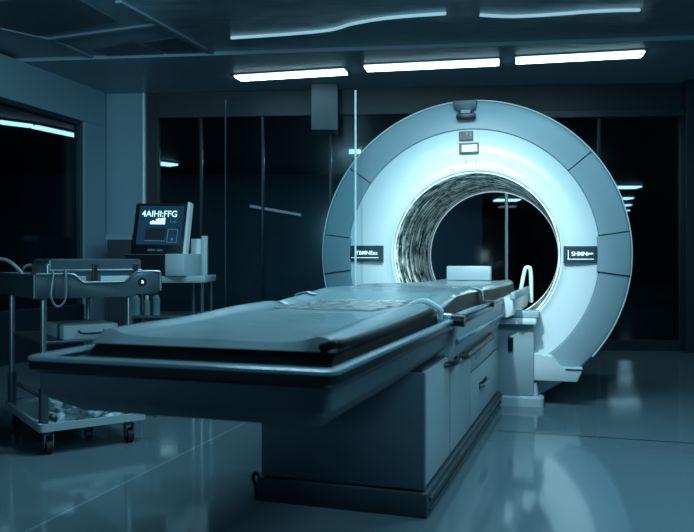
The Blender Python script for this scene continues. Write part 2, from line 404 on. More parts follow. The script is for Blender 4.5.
# ------------------------------------------------------------------ glass screen in front of the ring's left side
v1, v0 = at_u(356, 250, 4.62).x, at_u(226, 250, 4.62).x
g = empty('glass_screen', 'tall clear glass screen with a bright edge left of the scanner ring', 'glass screen', uv(v0, 4.62), -TH)
W = v1-v0
link('glass_pane', B(0, W-.008, -.005, .005, .03, 1.97), 'glass', g)
link('edge_strip', B(W-.008, W+.002, -.008, .008, .0, 1.97, bev=.002), 'mullion', g)
link('edge_strip', B(-.008, .0, -.006, .006, .0, 1.97, bev=.002), 'mullion_dark', g)
link('floor_channel', B(0, W-.008, -.02, .02, 0, .03, bev=.003), 'steel_dark', g)

# ------------------------------------------------------------------ scanner ring
RU = 4.81; RV = -.715; RZ = .925; RO = .97
gan = empty('scanner', 'huge white ring shaped medical scanner with a glowing round opening', 'scanner', uv(RV-.05, RU), -math.radians(15.6))
cz = Vector((0, 0, RZ))
GA = math.radians(15.6); GO = uv(RV-.05, RU)
def gpx(px, py, u=RU):                                     # pixel -> local x, z on the ring's front plane (u-RU behind it)
    rx, ry, rz = ray(px, py); sg, cg = math.sin(GA), math.cos(GA)
    k = (u-RU+GO.x*sg+GO.y*cg)/(rx*sg+ry*cg); return (rx*k-GO.x)*cg-(ry*k-GO.y)*sg, HC+rz*k
def cut(bm, z=-RZ+.03):
    bmesh.ops.bisect_plane(bm, geom=bm.verts[:]+bm.edges[:]+bm.faces[:], plane_co=(0, 0, z), plane_no=(0, 0, -1), clear_outer=True)
    es = [e for e in bm.edges if e.is_boundary]
    if es: bmesh.ops.holes_fill(bm, edges=es)
    return bm
# dish
prof = [(.524, .03), (.528, .012), (.538, .008)]
for i in range(9):
    t = i/8; prof.append((.555+.23*t, .032*math.sin(PI*t)*.3+.035*(1-t)**2*.5-.0*t))
prof += [(.787, .002), (.787, .06), (.524, .06)]
bm = revolve_y(bmesh.new(), prof)
for v in bm.verts:
    v.co.x += .036*(1-max(0, min(1, (math.hypot(v.co.x, v.co.z)-.55)/.22)))
link('front_cover', cut(bm), 'face', gan, True, cz)
bz = Vector((.036, 0, RZ))
# rim segments
def seg(a0, a1, name='cover_segment', lift=0., r0=.788, r1=.972, m='ring'):
    g_ = .26
    P = [(r0, .0-lift), (r0+.006, -.006-lift), (r1-.03, .0-lift), (r1-.008, .012-lift), (r1, .03), (r1, .30), (r1-.02, .30), (r0, .05)]
    return link(name, cut(revolve_y(bmesh.new(), P, a0+g_, a1-g_, 180)), m, gan, True, cz)
for a0, a1 in ((8, 40), (40, 144), (144, 172.2), (187.8, 231), (309, 352)): seg(a0, a1)
seg(231, 309)
for a0, a1 in ((-8, 8), (172.2, 187.8)): seg(a0, a1, 'side_panel', .012, .775)
# shell behind
P = [(.80, .04), (.962, .05), (.962, 1.28), (.93, 1.36), (.86, 1.41), (.61, 1.43), (.59, 1.42), (.59, 1.38), (.80, 1.31)]
link('outer_shell', cut(revolve_y(bmesh.new(), P)), 'shell', gan, True, cz)
bm = bmesh.new(); tube(bm, [(.973*math.cos(math.radians(a)), .016, .973*math.sin(math.radians(a))) for a in range(-40, 221, 3)], .0045, 8)
link('rim_trim', bm, 'white', gan, True, cz)  # white tube added to paint the lit edge of the ring
# bore
P = [(.518, .03)]
for i in range(8):
    y0 = .05+i*.164; P += [(.518, y0), (.512, y0+.01), (.512, y0+.145), (.518, y0+.155)]
P += [(.518, 1.39), (.55, 1.39), (.55, .03)]
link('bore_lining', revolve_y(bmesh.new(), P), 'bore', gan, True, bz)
bm = bmesh.new(); tube(bm, [(.517*math.cos(2*PI*i/96), .018, .517*math.sin(2*PI*i/96)) for i in range(96)], .004, 8, closed=True)
link('bore_ring_light', bm, 'boreled', gan, True, bz)
bm = bmesh.new(); tube(bm, [(.511*math.cos(2*PI*i/96), 1.40, .511*math.sin(2*PI*i/96)) for i in range(96)], .004, 8, closed=True)
link('rear_bore_ring', bm, 'boreled', gan, True, bz)
# base under the ring
def P2(pts, u): return [gpx(x, y, u) for x, y in pts]
fr = P2([(583, 369), (577, 382), (556, 384)], 4.73)
pts = [(-.645, fr[0][1]), (-.50, .235), (-.42, .30), (-.38, .34), (.30, .34), P2([(552, 356)], 4.73)[0], P2([(562, 368)], 4.73)[0], fr[0], fr[1], (-.60, fr[1][1])]
bm = prism(bmesh.new(), pts, -.09, .75, 'xz', bev=.006); link('base_cradle', bm, 'face', gan, True)
bm = bmesh.new(); loft(bm, [(-.46, .46, -.12, .7, .03, 0), (-.46, .46, -.12, .7, .03, .05), (-.43, .43, -.10, .68, .03, .06), (-.42, .42, -.09, .66, .03, .14)])
link('base_foot', bm, 'panel', gan, True)
# dark joint strip on the cradle's right end
x, z = gpx(569, 369, 4.72)
link('cradle_joint', B(x-.02, x+.085, -.096, -.088, z-.006, z+.0, bev=.001), 'gap', gan)
# front housing between table and ring
hx0, _ = gpx(505, 340, 4.72); hx1, _ = gpx(535, 340, 4.72)
link('front_housing', B(-hx1-.1, hx1-.005, -.105, -.02, .06, .50, bev=.012), 'ring', gan, True)
o = link('latch', B(hx0+.02, hx0+.05, -.114, -.104, .33, .42, bev=.004), 'black', gan)
link('ledge', B(hx0-.06, hx1+.01, -.16, -.02, .50, .535, bev=.008), 'face', gan, True)
link('ledge_mount', B(hx0+.02, hx1+.025, -.11, .0, .535, .58, bev=.01), 'ring', gan, True)
# top fitting
x0, z0 = gpx(453, 108); x1, z1 = gpx(477, 100)
bm = prism(bmesh.new(), [(x0, z1-.002), (x1, z1-.002), (x1-.004, z1-.055), (x1-.035, z1-.075), (x0+.05, z1-.075), (x0+.01, z1-.055)], -.03, .02, 'xz', bev=.004)
sh = link('top_bracket', bm, 'plinth', gan, True)
link('camera_knob', B(x0+.025, x1-.004, -.05, -.01, z1-.125, z1-.085, bev=.012), 'black', gan, True)
link('bracket_stem', B(x0+.05, x1-.035, -.035, -.0, z1-.09, z1-.06, bev=.004), 'steel_dark', gan)
def plate(px0, py0, px1, py1, name, m, y=-.002, th=.006, bev=.002, par=gan):
    a = gpx(px0, py1, RU+y); b = gpx(px1, py0, RU+y)
    return link(name, B(a[0], b[0], y-th, y+.02, a[1], b[1], bev=bev), m, par)
plate(459, 131, 473, 140.5, 'warning_lamp', 'black')
a = plate(459, 142.5, 478.5, 153.5, 'status_screen', 'plaque')
plate(462, 144.6, 477, 151.6, 'screen_glass', 'screen_on', y=-.009, th=.001, bev=0, par=a)
q = gpx(469, 134.5); text('writing', 'F 2', .03, 'steel_dark', gan, (q[0], -.0095, q[1]), (PI/2, 0, 0))
q = gpx(470.5, 160); text('printed_mark', 'L . . J', .038, 'steel_dark', gan, (q[0], .000, q[1]), (PI/2, 0, 0))
# side plaques with writing
for (a0, b0, a1, b1, body, tx, sz, sxx) in ((348, 245.5, 383, 261.5, 'TBMNExs', 367, .036, 1.0), (563.5, 246, 598, 263, 'SHMN:', 580, .036, .95)):
    pl = plate(a0, b0, a1, b1, 'display_plaque', 'plaque', y=-.004, th=.008)
    cxx = gpx(tx, (b0+b1)/2-.5); text('writing', body, sz, 'glyph', pl, (cxx[0], -.0135, cxx[1]), (PI/2, 0, 0), sxx)
    p = gpx(a0+4, b1-3.6); q = gpx(a1-4, b1-4.1)
    link('underline', B(p[0], q[0], -.0135, -.0125, p[1], q[1]), 'glyph', pl)
p = gpx(586, 254.3); q = gpx(593, 253)
link('dash', B(p[0], q[0], -.0135, -.0125, p[1], q[1]), 'glyph', pl)
p = gpx(568, 259); q = gpx(568.6, 250)
link('cursor_mark', B(p[0], q[0], -.0135, -.0125, p[1], q[1]), 'glyph', pl)

# ------------------------------------------------------------------ scanner table
tab = empty('scanner_table', 'long pale scanner table on a pedestal with drawers, reaching into the ring', 'table', (0, 0, 0), -TH)
VL, VR = -1.352, -.53
def tray_seg(u0, u1, vl=VL, vr=VR, z=.656, rad=.035):
    bm = bmesh.new()
    loft(bm, [(vl+.15, vr-.15, u0+.15, u1, .03, z-.148), (vl+.09, vr-.07, u0+.09, u1, .03, z-.143), (vl+.032, vr-.032, u0+.032, u1, .03, z-.105), (vl+.024, vr-.024, u0+.024, u1, .03, z-.096),
              (vl+.02, vr-.020, u0+.02, u1, .03, z-.048), (vl+.02, vr-.02, u0+.02, u1, .03, z-.03)])
    a = link('tray_body', bm, 'tray', tab, True)
    bm = bmesh.new()
    ringloop(bm, [(vl+.01, vr-.01, u0+.01, u1, rad, z-.04), (vl, vr, u0, u1, rad, z-.03), (vl, vr, u0, u1, rad, z-.008),
                  (vl+.03, vr-.03, u0+.03, u1-.02, rad-.01, z-.008), (vl+.035, vr-.035, u0+.035, u1-.025, rad-.01, z-.035)])
    link('bumper', bm, 'black', tab, True)
    bm = bmesh.new()
    ringloop(bm, [(vl-.001, vr+.001, u0-.001, u1, rad, z-.009), (vl, vr, u0, u1, rad, z-.001), (vl+.006, vr-.006, u0+.006, u1-.005, rad, z+.002),
                  (vl+.026, vr-.026, u0+.026, u1-.02, rad-.01, z+.001), (vl+.03, vr-.03, u0+.03, u1-.022, rad-.01, z-.009)])
    link('rim_moulding', bm, 'trim', tab, True)
    link('tray_floor', B(vl+.03, vr-.03, u0+.03, u1-.02, z-.03, z-.02), 'tray', tab)
tray_seg(1.54, 2.985)
# second segment: lighter side body
u0, u1 = 3.03, 4.62
bm = bmesh.new()
loft(bm, [(VL+.12, VR-.025, u0, u1, .02, .49), (VL+.02, VR-.012, u0, u1, .02, .53), (VL, VR, u0, u1, .02, .55), (VL, VR, u0, u1, .02, .645), (VL+.01, VR-.01, u0, u1, .02, .655)])
link('tray_body', bm, 'panel', tab, True)
link('side_rail', B(VR-.01, VR+.008, u0, u1+.02, .655, .668, bev=.005), 'trim', tab, True)
link('side_rail', B(VR-.002, VR+.012, u0, u1, .555, .575, bev=.005), 'trim', tab, True)
link('side_rail', B(VL-.006, VL+.01, u0, u1, .655, .668, bev=.005), 'trim', tab, True)
link('dark_band', B(VR-.01, VR+.006, u0+.02, u1-.02, .625, .652, bev=.003), 'steel_dark', tab, True)
# inner cradle reaching into the bore
IL, IR = -1.04, -.455
bm = bmesh.new(); loft(bm, [(IL+.12, IR-.04, 4.60, 5.5, .02, .545), (IL+.03, IR-.01, 4.60, 5.55, .02, .56), (IL, IR, 4.60, 5.60, .02, .62), (IL, IR, 4.60, 5.60, .02, .665)])
link('inner_cradle', bm, 'face', tab, True)
link('side_rail', B(IR-.02, IR+.01, 4.5, 5.6, .655, .70, bev=.008), 'ring', tab, True)
bm = bmesh.new(); U_ = 5.45
tube(bm, smoothpath([(IR-.05, U_, .66), (IR-.035, U_, .74), (IR-.018, U_, .82), (IR-.0, U_, .835), (IR+.018, U_, .82), (IR+.024, U_, .74), (IR+.024, U_, .59)], 6), .014, 10)
link('end_bracket', bm, 'white', tab, True)
# cushion
def cushion(name, u0, u1, vl, vr, top, zb, edge, m, par, zf=None, nu=90, nv=40, sag=.016, flare=None):
    bm = bmesh.new(); T = []; Bt = []
    for i in range(nu+1):
        u = u0+(u1-u0)*i/nu; rT = []; rB = []
        l, r = vl(u), vr(u)
        for j in range(nv+1):
            s = j/nv; v = l+(r-l)*s
            d = min((v-l), (r-v), (u-u0), (u1-u))
            z = top(u, s)
            if zf: zb = zf(u)
            if d < edge: z = zb+(z-zb)*max(.0, 1-(1-d/edge)**2.6)**.5
            rT.append(bm.verts.new((v, u, z))); rB.append(bm.verts.new((v, u, zb-.0005)))
        T.append(rT); Bt.append(rB)
    for i in range(nu):
        for j in range(nv):
            bm.faces.new((T[i][j], T[i][j+1], T[i+1][j+1], T[i+1][j])); bm.faces.new((Bt[i][j], Bt[i+1][j], Bt[i+1][j+1], Bt[i][j+1]))
    for i in range(nu):
        bm.faces.new((T[i][0], T[i+1][0], Bt[i+1][0], Bt[i][0])); bm.faces.new((T[i][nv], Bt[i][nv], Bt[i+1][nv], T[i+1][nv]))
    for j in range(nv):
        bm.faces.new((T[0][j], Bt[0][j], Bt[0][j+1], T[0][j+1])); bm.faces.new((T[nu][j], T[nu][j+1], Bt[nu][j+1], Bt[nu][j]))
    return link(name, bm, m, par, True)
def ss(a, b, x):
    t = max(0, min(1, (x-a)/(b-a))); return t*t*(3-2*t)
def ctop(u, s):
    z = .690+.020*ss(1.75, 2.8, u)+.035*ss(3.0, 3.5, u)
    z += .017*(math.exp(-((s-.93)/.055)**2)+math.exp(-((s-.06)/.05)**2))*(1-.6*ss(3.1, 3.4, u))
    for us in (2.93, 4.02): z -= .012*math.exp(-((u-us)/.05)**2)*(.4+abs(2*s-1))
    z += .0025*math.sin(u*9+s*7)*math.sin(s*11+u*2)
    return z
cl = lambda u: -1.30+.26*ss(4.15, 4.62, u)
cr = lambda u: -.600+.06*ss(3.6, 4.7, u)
mat_ = empty('examination_mattress', 'long grey teal padded mattress with black sides lying on the scanner table', 'mattress', (0, 0, 0), -TH)
cushion('black_side', 1.73, 5.36, lambda u: cl(u)-.012, lambda u: cr(u)+.012, lambda u, s: ctop(u, .5)-.016, .668 if False else .637, .02, 'vinyl', mat_)
cushion('padded_top', 1.745, 5.34, cl, cr, ctop, .672, .03, 'pad', mat_, zf=lambda u: ctop(u, .5)-.020, nu=160, nv=60)
# the dark rolled corner at the near right
bm = bmesh.new(); tube(bm, smoothpath([(-.635, 1.74, .680), (-.615, 1.735, .688), (-.60, 1.745, .692), (-.588, 1.80, .69), (-.586, 2.2, .688), (-.586, 2.8, .70)], 8), .012, 12)
link('rolled_edge', bm, 'vinyl', mat_, True)
# straps
def strap(u, w, s0, s1, name='strap', lift=.006):
    bm = bmesh.new(); rows = []
    n = 26
    for i in range(n+1):
        s = s0+(s1-s0)*i/n
        for_s = max(0, min(1, s)); v = cl(u)+(cr(u)-cl(u))*for_s
        z = ctop(u, for_s)+lift
        if s > 1: v = cr(u)+.012+.006*min(1, (s-1)/.05); z = ctop(u, 1)-(s-1)*.55
        if s < 0: v = cl(u)-.012; z = ctop(u, 0)+s*.55
        uu = u+.02*math.sin(i*.5)*.3
        rows.append([bm.verts.new((v, uu-w/2, z)), bm.verts.new((v, uu+w/2, z)), bm.verts.new((v, uu+w/2, z+.003)), bm.verts.new((v, uu-w/2, z+.003))])
    for a, b in zip(rows, rows[1:]):
        for k in range(4): bm.faces.new((a[k], a[(k+1) % 4], b[(k+1) % 4], b[k]))
    bm.faces.new(rows[0]); bm.faces.new(rows[-1][::-1])
    return link(name, bm, 'strap', mat_, True)
strap(2.93, .045, .86, 1.09); strap(2.93, .045, -.06, .14)
strap(3.25, .04, -.05, .12)
strap(4.02, .05, .80, 1.10)
bm = bmesh.new(); tube(bm, smoothpath([(-.70, 2.94, ctop(2.93, .85)+.012), (-.64, 2.93, ctop(2.93, .94)+.02), (-.59, 2.93, ctop(2.93, 1)+.012), (-.575, 2.93, .69), (-.58, 2.93, .665)], 6), .012, 8)
link('strap_fold', bm, 'strap', mat_, True)
# joint coupling beside the strap
bm = bmesh.new(); tube(bm, [(-.60, 3.0, .665), (-.53, 3.0, .662), (-.505, 3.0, .66)], .018, 14)
link('coupling_pin', bm, 'steel', tab, True)
bm = bmesh.new(); tube(bm, [(-.545, 3.0, .655), (-.535, 3.0, .655), (-.50, 3.0, .653), (-.492, 3.0, .653)], .026, 18)
link('coupling_knob', bm, 'black', tab, True)
bm = bmesh.new(); tube(bm, [(-.55, 4.02, .665), (-.505, 4.02, .665)], .022, 14)
link('coupling_knob', bm, 'black', tab, True)
# pedestal
PL, PR = -1.185, -.565
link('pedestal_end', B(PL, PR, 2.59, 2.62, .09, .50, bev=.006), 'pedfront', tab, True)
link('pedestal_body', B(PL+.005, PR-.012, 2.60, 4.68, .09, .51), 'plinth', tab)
# right side: panels, drawer
def side_panel(u0, u1, z0=.10, z1=.50, name='access_panel', m='panel', x=PR):
    return link(name, B(x-.02, x, u0+.009, u1-.009, z0, z1, bev=.003), m, tab, True)
def u_at(px, v=PR):
    k = (px-CX)/F; return v*(CT+k*ST)/(k*CT-ST)
ua, ub, uc, ud = 2.60, u_at(450), u_at(471), 4.69
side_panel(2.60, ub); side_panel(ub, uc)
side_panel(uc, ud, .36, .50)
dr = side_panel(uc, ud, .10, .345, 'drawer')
hu = (u_at(477)+u_at(488))/2
bm = bmesh.new(); tube(bm, smoothpath([(PR-.002, hu-.12, .245), (PR+.016, hu-.09, .245), (PR+.018, hu, .245), (PR+.016, hu+.09, .245), (PR-.002, hu+.12, .245)], 5), .010, 8)
link('drawer_handle', bm, 'steel', dr, True)
link('handle_recess', B(PR-.002, PR+.002, hu-.13, hu+.13, .232, .262, bev=.001), 'gap', dr)
for px, z in ((478, .40),):
    uu = u_at(px); link('printed_label', B(PR-.001, PR+.0015, uu-.10, uu+.10, z, z+.03), 'steel_dark', tab)
# black pull handle under the tray
bm = bmesh.new(); tube(bm, smoothpath([(PR-.01, 2.95, .478), (PR+.025, 3.0, .48), (PR+.03, 3.12, .48), (PR+.0, 3.2, .478)], 5), .012, 8)
tube(bm, [(PR+.0, 3.30, .474), (PR+.025, 3.31, .474), (PR+.025, 4.2, .474), (PR, 4.22, .474)], .017, 8)
link('pull_handle', bm, 'black', tab, True)
# left side panel, plinth
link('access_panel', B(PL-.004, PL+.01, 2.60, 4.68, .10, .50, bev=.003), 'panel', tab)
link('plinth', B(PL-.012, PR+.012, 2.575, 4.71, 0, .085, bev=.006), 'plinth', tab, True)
link('plinth_rail', B(PR+.010, PR+.024, 2.60, 4.70, .055, .07, bev=.004), 'steel_dark', tab, True)
link('plinth_rail', B(PR+.010, PR+.020, 2.60, 4.70, .015, .028, bev=.004), 'steel_dark', tab, True)
bm = bmesh.new(); tube(bm, [(PL-.02, 2.60, .0), (PL-.02, 2.60, .05)], .012, 12); tube(bm, smoothpath([(PL, 2.58, .09), (PL-.02, 2.58, .10), (PL-.028, 2.58, .08), (PL-.02, 2.59, .05)], 5), .007, 8)
link('foot_screw', bm, 'black', tab, True)
# underside beam to tie tray and pedestal
link('underframe', B(-1.15, -.62, 2.1, 4.6, .495, .515, bev=.004), 'tray', tab)

# film sheet on the mattress
bm = bmesh.new(); nu, nv = 30, 30; G = []
for i in range(nu+1):
    row = []
    for j in range(nv+1):
        u = 2.62+.50*i/nu; s = .20+.56*j/nv+.05*i/nu
        v = cl(u)+(cr(u)-cl(u))*s
        row.append(bm.verts.new((v, u, ctop(u, s)+.006+.004*random.random()*math.sin(i*.9)*math.cos(j*.7))))
    G.append(row)
for i in range(nu):
    for j in range(nv): bm.faces.new((G[i][j], G[i][j+1], G[i+1][j+1], G[i+1][j]))
bmesh.ops.solidify(bm, geom=bm.faces[:], thickness=.0015)
o = link('plastic_film', bm, 'film', smooth=True); o.rotation_euler.z = -TH
tag(o, 'wrinkled shiny clear plastic film lying on the middle of the mattress', 'plastic sheet')
# head block
p0 = at_u(447, 276, 5.22); p1 = at_u(491, 266, 5.22); zt = ctop(5.2, .5)+.001
o = link('head_rest', B(p0.x, p1.x, 5.20, 5.26, zt, p1.z, bev=.008), 'ring', smooth=True); o.rotation_euler.z = -TH
tag(o, 'small white block standing at the far end of the mattress inside the ring', 'head rest')

# ------------------------------------------------------------------ instrument trolley at the left
CA = math.radians(35.7)
tr = empty('instrument_trolley', 'steel instrument trolley on casters with notched top tray at the left edge', 'trolley', (-1.38, 3.47, 0), CA)
def leg(x, y): 
    bm = bmesh.new(); cyl(bm, x, y, .10, .74, .014, 16); link('leg', bm, 'steel', tr, True)
    bm = bmesh.new(); cyl(bm, x, y, .10, .30, .022, 16); link('leg_sleeve', bm, 'steel_dark', tr, True)
for x in (0, .40):
    for y in (.02, .66): leg(x, y)
for x in (0.02, .40):
    for y in (.02, .66):
        bm = bmesh.new(); cyl(bm, x, y, .085, .11, .02, 14); c = link('caster', bm, 'steel_dark', tr, True)
        bm = bmesh.new(); tube(bm, [(x-.014, y+.0, .035), (x+.014, y+.0, .035)], .035, 20); link('wheel', bm, 'rubber', c, True)
        bm = bmesh.new(); prism(bm, [(y-.02, .09), (y+.022, .09), (y+.012, .03), (y-.012, .03)], x-.022, x-.016, 'yz'); prism(bm, [(y-.02, .09), (y+.022, .09), (y+.012, .03), (y-.012, .03)], x+.016, x+.022, 'yz'); link('fork', bm, 'steel', c)
bm = bmesh.new(); ringloop(bm, [(-.03, .47, -.03, .71, .02, .11), (-.03, .47, -.03, .71, .02, .145), (-.015, .455, -.015, .695, .015, .145), (-.015, .455, -.015, .695, .015, .125), (-.0, .44, 0, .68, .01, .11)])
box(bm, -.02, .46, -.02, .70, .112, .122); link('lower_shelf', bm, 'panel', tr, True)
bm = bmesh.new(); tube(bm, smoothpath([(.46, .02, .13), (.50, .01, .128), (.53, -.01, .115)], 5), .009, 8); link('foot_lever', bm, 'steel_dark', tr, True)
bm = bmesh.new(); tube(bm, [(.02, .02, .24), (.02, .66, .24)], .010, 10); link('cross_bar', bm, 'steel', tr, True)
link('middle_shelf', B(0, .42, .05, .66, .50, .512, bev=.003), 'steel_dark', tr)
# top tray with notched apron
def apron(y, th):
    zt, zn = .825, .785
    pts = [(-.05, .715), (-.05, zt)]
    pts += [(.09, zt), (.11, zt-.003), (.15, zn+.006), (.17, zn), (.34, zn), (.36, zn+.006), (.41, zt+.004), (.43, zt+.008), (.515, zt+.008), (.53, zt), (.53, .735), (.515, .725), (.42, .725), (.36, .715)]
    return prism(bmesh.new(), pts, y, y+th, 'xz', bev=.003)
link('tray_apron', apron(-.05, .012), 'steel_dark', tr, True)
link('tray_apron', apron(.71, .012), 'steel_dark', tr, True)
# bright rolled lip following the notch
bm = bmesh.new()
tube(bm, smoothpath([(-.05, -.052, .827), (.09, -.052, .827), (.12, -.052, .82), (.155, -.052, .79), (.18, -.052, .787), (.33, -.052, .787), (.36, -.052, .792), (.40, -.052, .825), (.43, -.052, .835), (.515, -.052, .835), (.532, -.052, .82), (.532, -.052, .74)], 5), .0055, 8)
link('tray_lip', bm, 'steel', tr, True)
link('tray_apron', B(-.06, -.05, -.05, .72, .715, .825, bev=.003), 'steel_dark', tr)
link('tray_apron', B(.52, .532, -.045, .72, .735, .832, bev=.003), 'steel_dark', tr)
link('tray_floor', B(-.05, .525, -.04, .715, .735, .748), 'steel', tr)
bm = bmesh.new(); tube(bm, [(.44, -.051, .785), (.44, -.055, .785)], .020, 20); dk = link('round_badge', bm, 'black', tr, True)
text('badge_mark', 'a', .032, 'glyph', dk, (.44, -.0562, .787), (PI/2, 0, 0))
# instrument case on the tray
cs = empty('instrument_case', 'ribbed grey metal instrument case with latches on the trolley tray', 'case', tr.matrix_basis @ Vector((0, 0, .748)), CA)
cs.location = Matrix.Translation((-1.38, 3.47, 0)) @ Matrix.Rotation(CA, 4, 'Z') @ Vector((.03, .05, .748))
bm = bmesh.new(); loft(bm, [(0, .44, 0, .28, .015, 0), (0, .44, 0, .28, .015, .095)]); link('case_body', bm, 'steel_dark', cs, True)
bm = bmesh.new(); loft(bm, [(-.004, .444, -.004, .284, .016, .096), (-.004, .444, -.004, .284, .016, .140), (.006, .434, .006, .274, .014, .148)]); link('case_lid', bm, 'steel_dark', cs, True)
link('case_rail', B(-.006, .446, -.008, .0, .088, .098, bev=.002), 'steel', cs)
for x in (.20, .40): link('latch', B(x, x+.022, -.014, 0, .03, .125, bev=.003), 'black', cs)
for x0, x1 in ((.03, .17), (.24, .38)): link('recessed_panel', B(x0, x1, -.006, 0, .02, .065, bev=.002), 'panel', cs)
link('case_rail', B(-.01, .0, -.01, .285, 0, .125, bev=.003), 'steel', cs)
# device on the middle shelf
dv = empty('supply_box', 'shallow grey box on the middle shelf of the steel trolley', 'box', Matrix.Translation((-1.38, 3.47, 0)) @ Matrix.Rotation(CA, 4, 'Z') @ Vector((.10, .06, .512)), CA)
link('box_body', B(0, .26, 0, .30, 0, .07, bev=.006), 'panel', dv, True)
bm = bmesh.new(); tube(bm, smoothpath([(.07, -.0, .04), (.08, -.02, .03), (.13, -.022, .028), (.18, -.02, .03), (.19, 0, .04)], 5), .005, 8); link('box_handle', bm, 'black', dv, True)
# hoses
def hose(pts, r, label, name='hose', gr='hoses on the trolley'):
    bm = bmesh.new(); Mx = Matrix.Translation((-1.38, 3.47, 0)) @ Matrix.Rotation(CA, 4, 'Z')
    tube(bm, [Mx @ q for q in smoothpath(pts, 8)], r, 10); o = link(name, bm, 'hose', smooth=True); tag(o, label, 'hose', gr)
def hose_px(pts, Y, r, label):
    bm = bmesh.new(); tube(bm, smoothpath([at_y(x, y, Y) for x, y in pts], 8), r, 10); o = link('hose', bm, 'hose', smooth=True); tag(o, label, 'hose', 'hoses on the trolley')
hose_px([(-14, 276), (-8, 262), (0, 259), (10, 262), (20, 271), (27, 281), (30, 285)], 3.72, .009, 'thick grey hose arching over the trolley tray at the picture edge')
hose_px([(14, 284), (20, 274), (25, 267), (31, 265), (36, 267), (38, 276)], 3.78, .007, 'second grey hose curling beside the instrument case')
hose([(.02, -.02, .757), (.02, -.045, .835), (.02, -.068, .82), (.01, -.072, .74), (.018, -.072, .70), (.04, -.072, .68), (.065, -.072, .70), (.075, -.072, .74), (.075, -.068, .83), (.075, -.04, .835), (.075, -.02, .757)], .0045, 'thin cable hanging in a loop over the front of the trolley', 'cable')
# crumpled bag on the lower shelf
bm = bmesh.new(); bmesh.ops.create_icosphere(bm, subdivisions=5, radius=1)
from mathutils import noise
for v in bm.verts:
    d = v.co.normalized(); nn = noise.noise(d*2.2)*.35+noise.noise(d*5)*.22+noise.noise(d*11)*.10
    v.co = Vector((d.x*(1+nn)*.20, d.y*(1+nn)*.15, max(-.04, d.z*(1+nn*1.8)*.085)))
o = link('plastic_bag', bm, 'cloth', smooth=True); q = Matrix.Translation((-1.38, 3.47, 0)) @ Matrix.Rotation(CA, 4, 'Z') @ Vector((.28, .17, .165))
o.location = q; o.rotation_euler.z = CA; tag(o, 'crumpled white plastic bag on the lower shelf of the steel trolley', 'bag')

# ------------------------------------------------------------------ monitor stand behind
WY = 5.0
wx = lambda px: (px-CX)/F*WY
ws = empty('monitor_stand', 'pale metal stand with shelf and back post carrying the monitor', 'stand', (wx(125), WY, 0), 0)
Wd = wx(205)-wx(125); zs = HC-(276-HY)/F*WY
link('stand_shelf', B(0, Wd, 0, .42, zs-.045, zs, bev=.006), 'panel', ws, True)
link('lower_shelf', B(0, Wd, .02, .42, .50, .52, bev=.004), 'steel_dark', ws)
for x in (.03, Wd-.10, Wd-.03):
    bm = bmesh.new(); cyl(bm, x, .05 if x < .1 or x > Wd-.05 else .12, .0, zs-.04, .014, 16); link('leg', bm, 'steel', ws, True)
for x in (.03, Wd-.03):
    bm = bmesh.new(); cyl(bm, x, .38, 0, zs-.04, .014, 16); link('leg', bm, 'steel', ws, True)
x = wx(197)-wx(125); link('back_post', B(x-.01, x+.03, .2, .24, zs, zs+.27, bev=.004), 'panel', ws, True)
link('back_plate', B(wx(184)-wx(125), x+.012, .215, .235, zs, zs+.25, bev=.004), 'white', ws, True)
# monitor on its base unit
RM = math.radians(-14)
zb = zs
mo = empty('medical_monitor', 'tilted dark screen monitor with lit writing on a grey base unit', 'monitor', (wx(125), WY+.13, zb), RM); mo.scale = (1.07,)*3
link('base_unit', B(-.0, .40, -.06, .16, 0, .135, bev=.006), 'tray', mo, True)
link('base_front', B(.0, .27, -.066, -.058, .004, .13, bev=.002), 'black', mo)
link('base_side', B(.275, .402, -.07, .162, 0, .137, bev=.004), 'panel', mo, True)
tilt = Matrix.Translation((.02, .0, .14)) @ Matrix.Rotation(math.radians(-10), 4, 'X') @ Matrix.Rotation(math.radians(1.5), 4, 'Y')
def MB(x0, x1, y0, y1, z0, z1, bev=0.): return B(x0, x1, y0, y1, z0, z1, bev=bev, mtx=tilt)
sw, sh_ = .355, .32
scn = link('screen_case', MB(-.01, sw, -.02, .02, -.01, sh_, .006), 'black', mo, True)
link('case_edge', MB(sw-.004, sw+.012, -.03, .022, -.01, sh_+.008, .003), 'mullion', mo)
link('screen_glass', MB(.022, sw-.03, -.0225, -.019, .055, sh_-.018, .0), 'screen_bg', mo)
def onscreen(x0, x1, z0, z1, name, m): return link(name, MB(x0, x1, -.0245, -.0225, z0, z1), m, mo)
onscreen(.08, .215, .085, .16, 'screen_window', 'gap')
for a in ((.232, .30, .152, .155), (.232, .30, .07, .073), (.232, .235, .07, .155), (.297, .30, .07, .155), (.26, .272, .085, .10), (.08, .22, .078, .081)):
    onscreen(*a, 'screen_line', 'screen_dim')
for x, h in ((.105, .018), (.118, .024), (.131, .020), (.144, .034), (.157, .040), (.170, .036), (.183, .040), (.196, .042)):
    onscreen(x, x+.011, .185, .185+h, 'screen_bar', 'glyph')
def ontext(body, size, x, z, m, sx=1.):
    t = text('screen_writing', body, size, m, mo, (0, 0, 0), (0, 0, 0), 1)
    t.matrix_basis = tilt @ Matrix.Translation((x, -.0245, z)) @ Matrix.Rotation(PI/2, 4, 'X') @ Matrix.Scale(sx, 4, (1, 0, 0))
ontext('4AIHI:FFG', .056, .165, .25, 'glyph', 1.02)
ontext('E..ul', .026, .262, .205, 'screen_dim')
ontext('-ooo -oo-', .028, .16, .022, 'screen_dim')
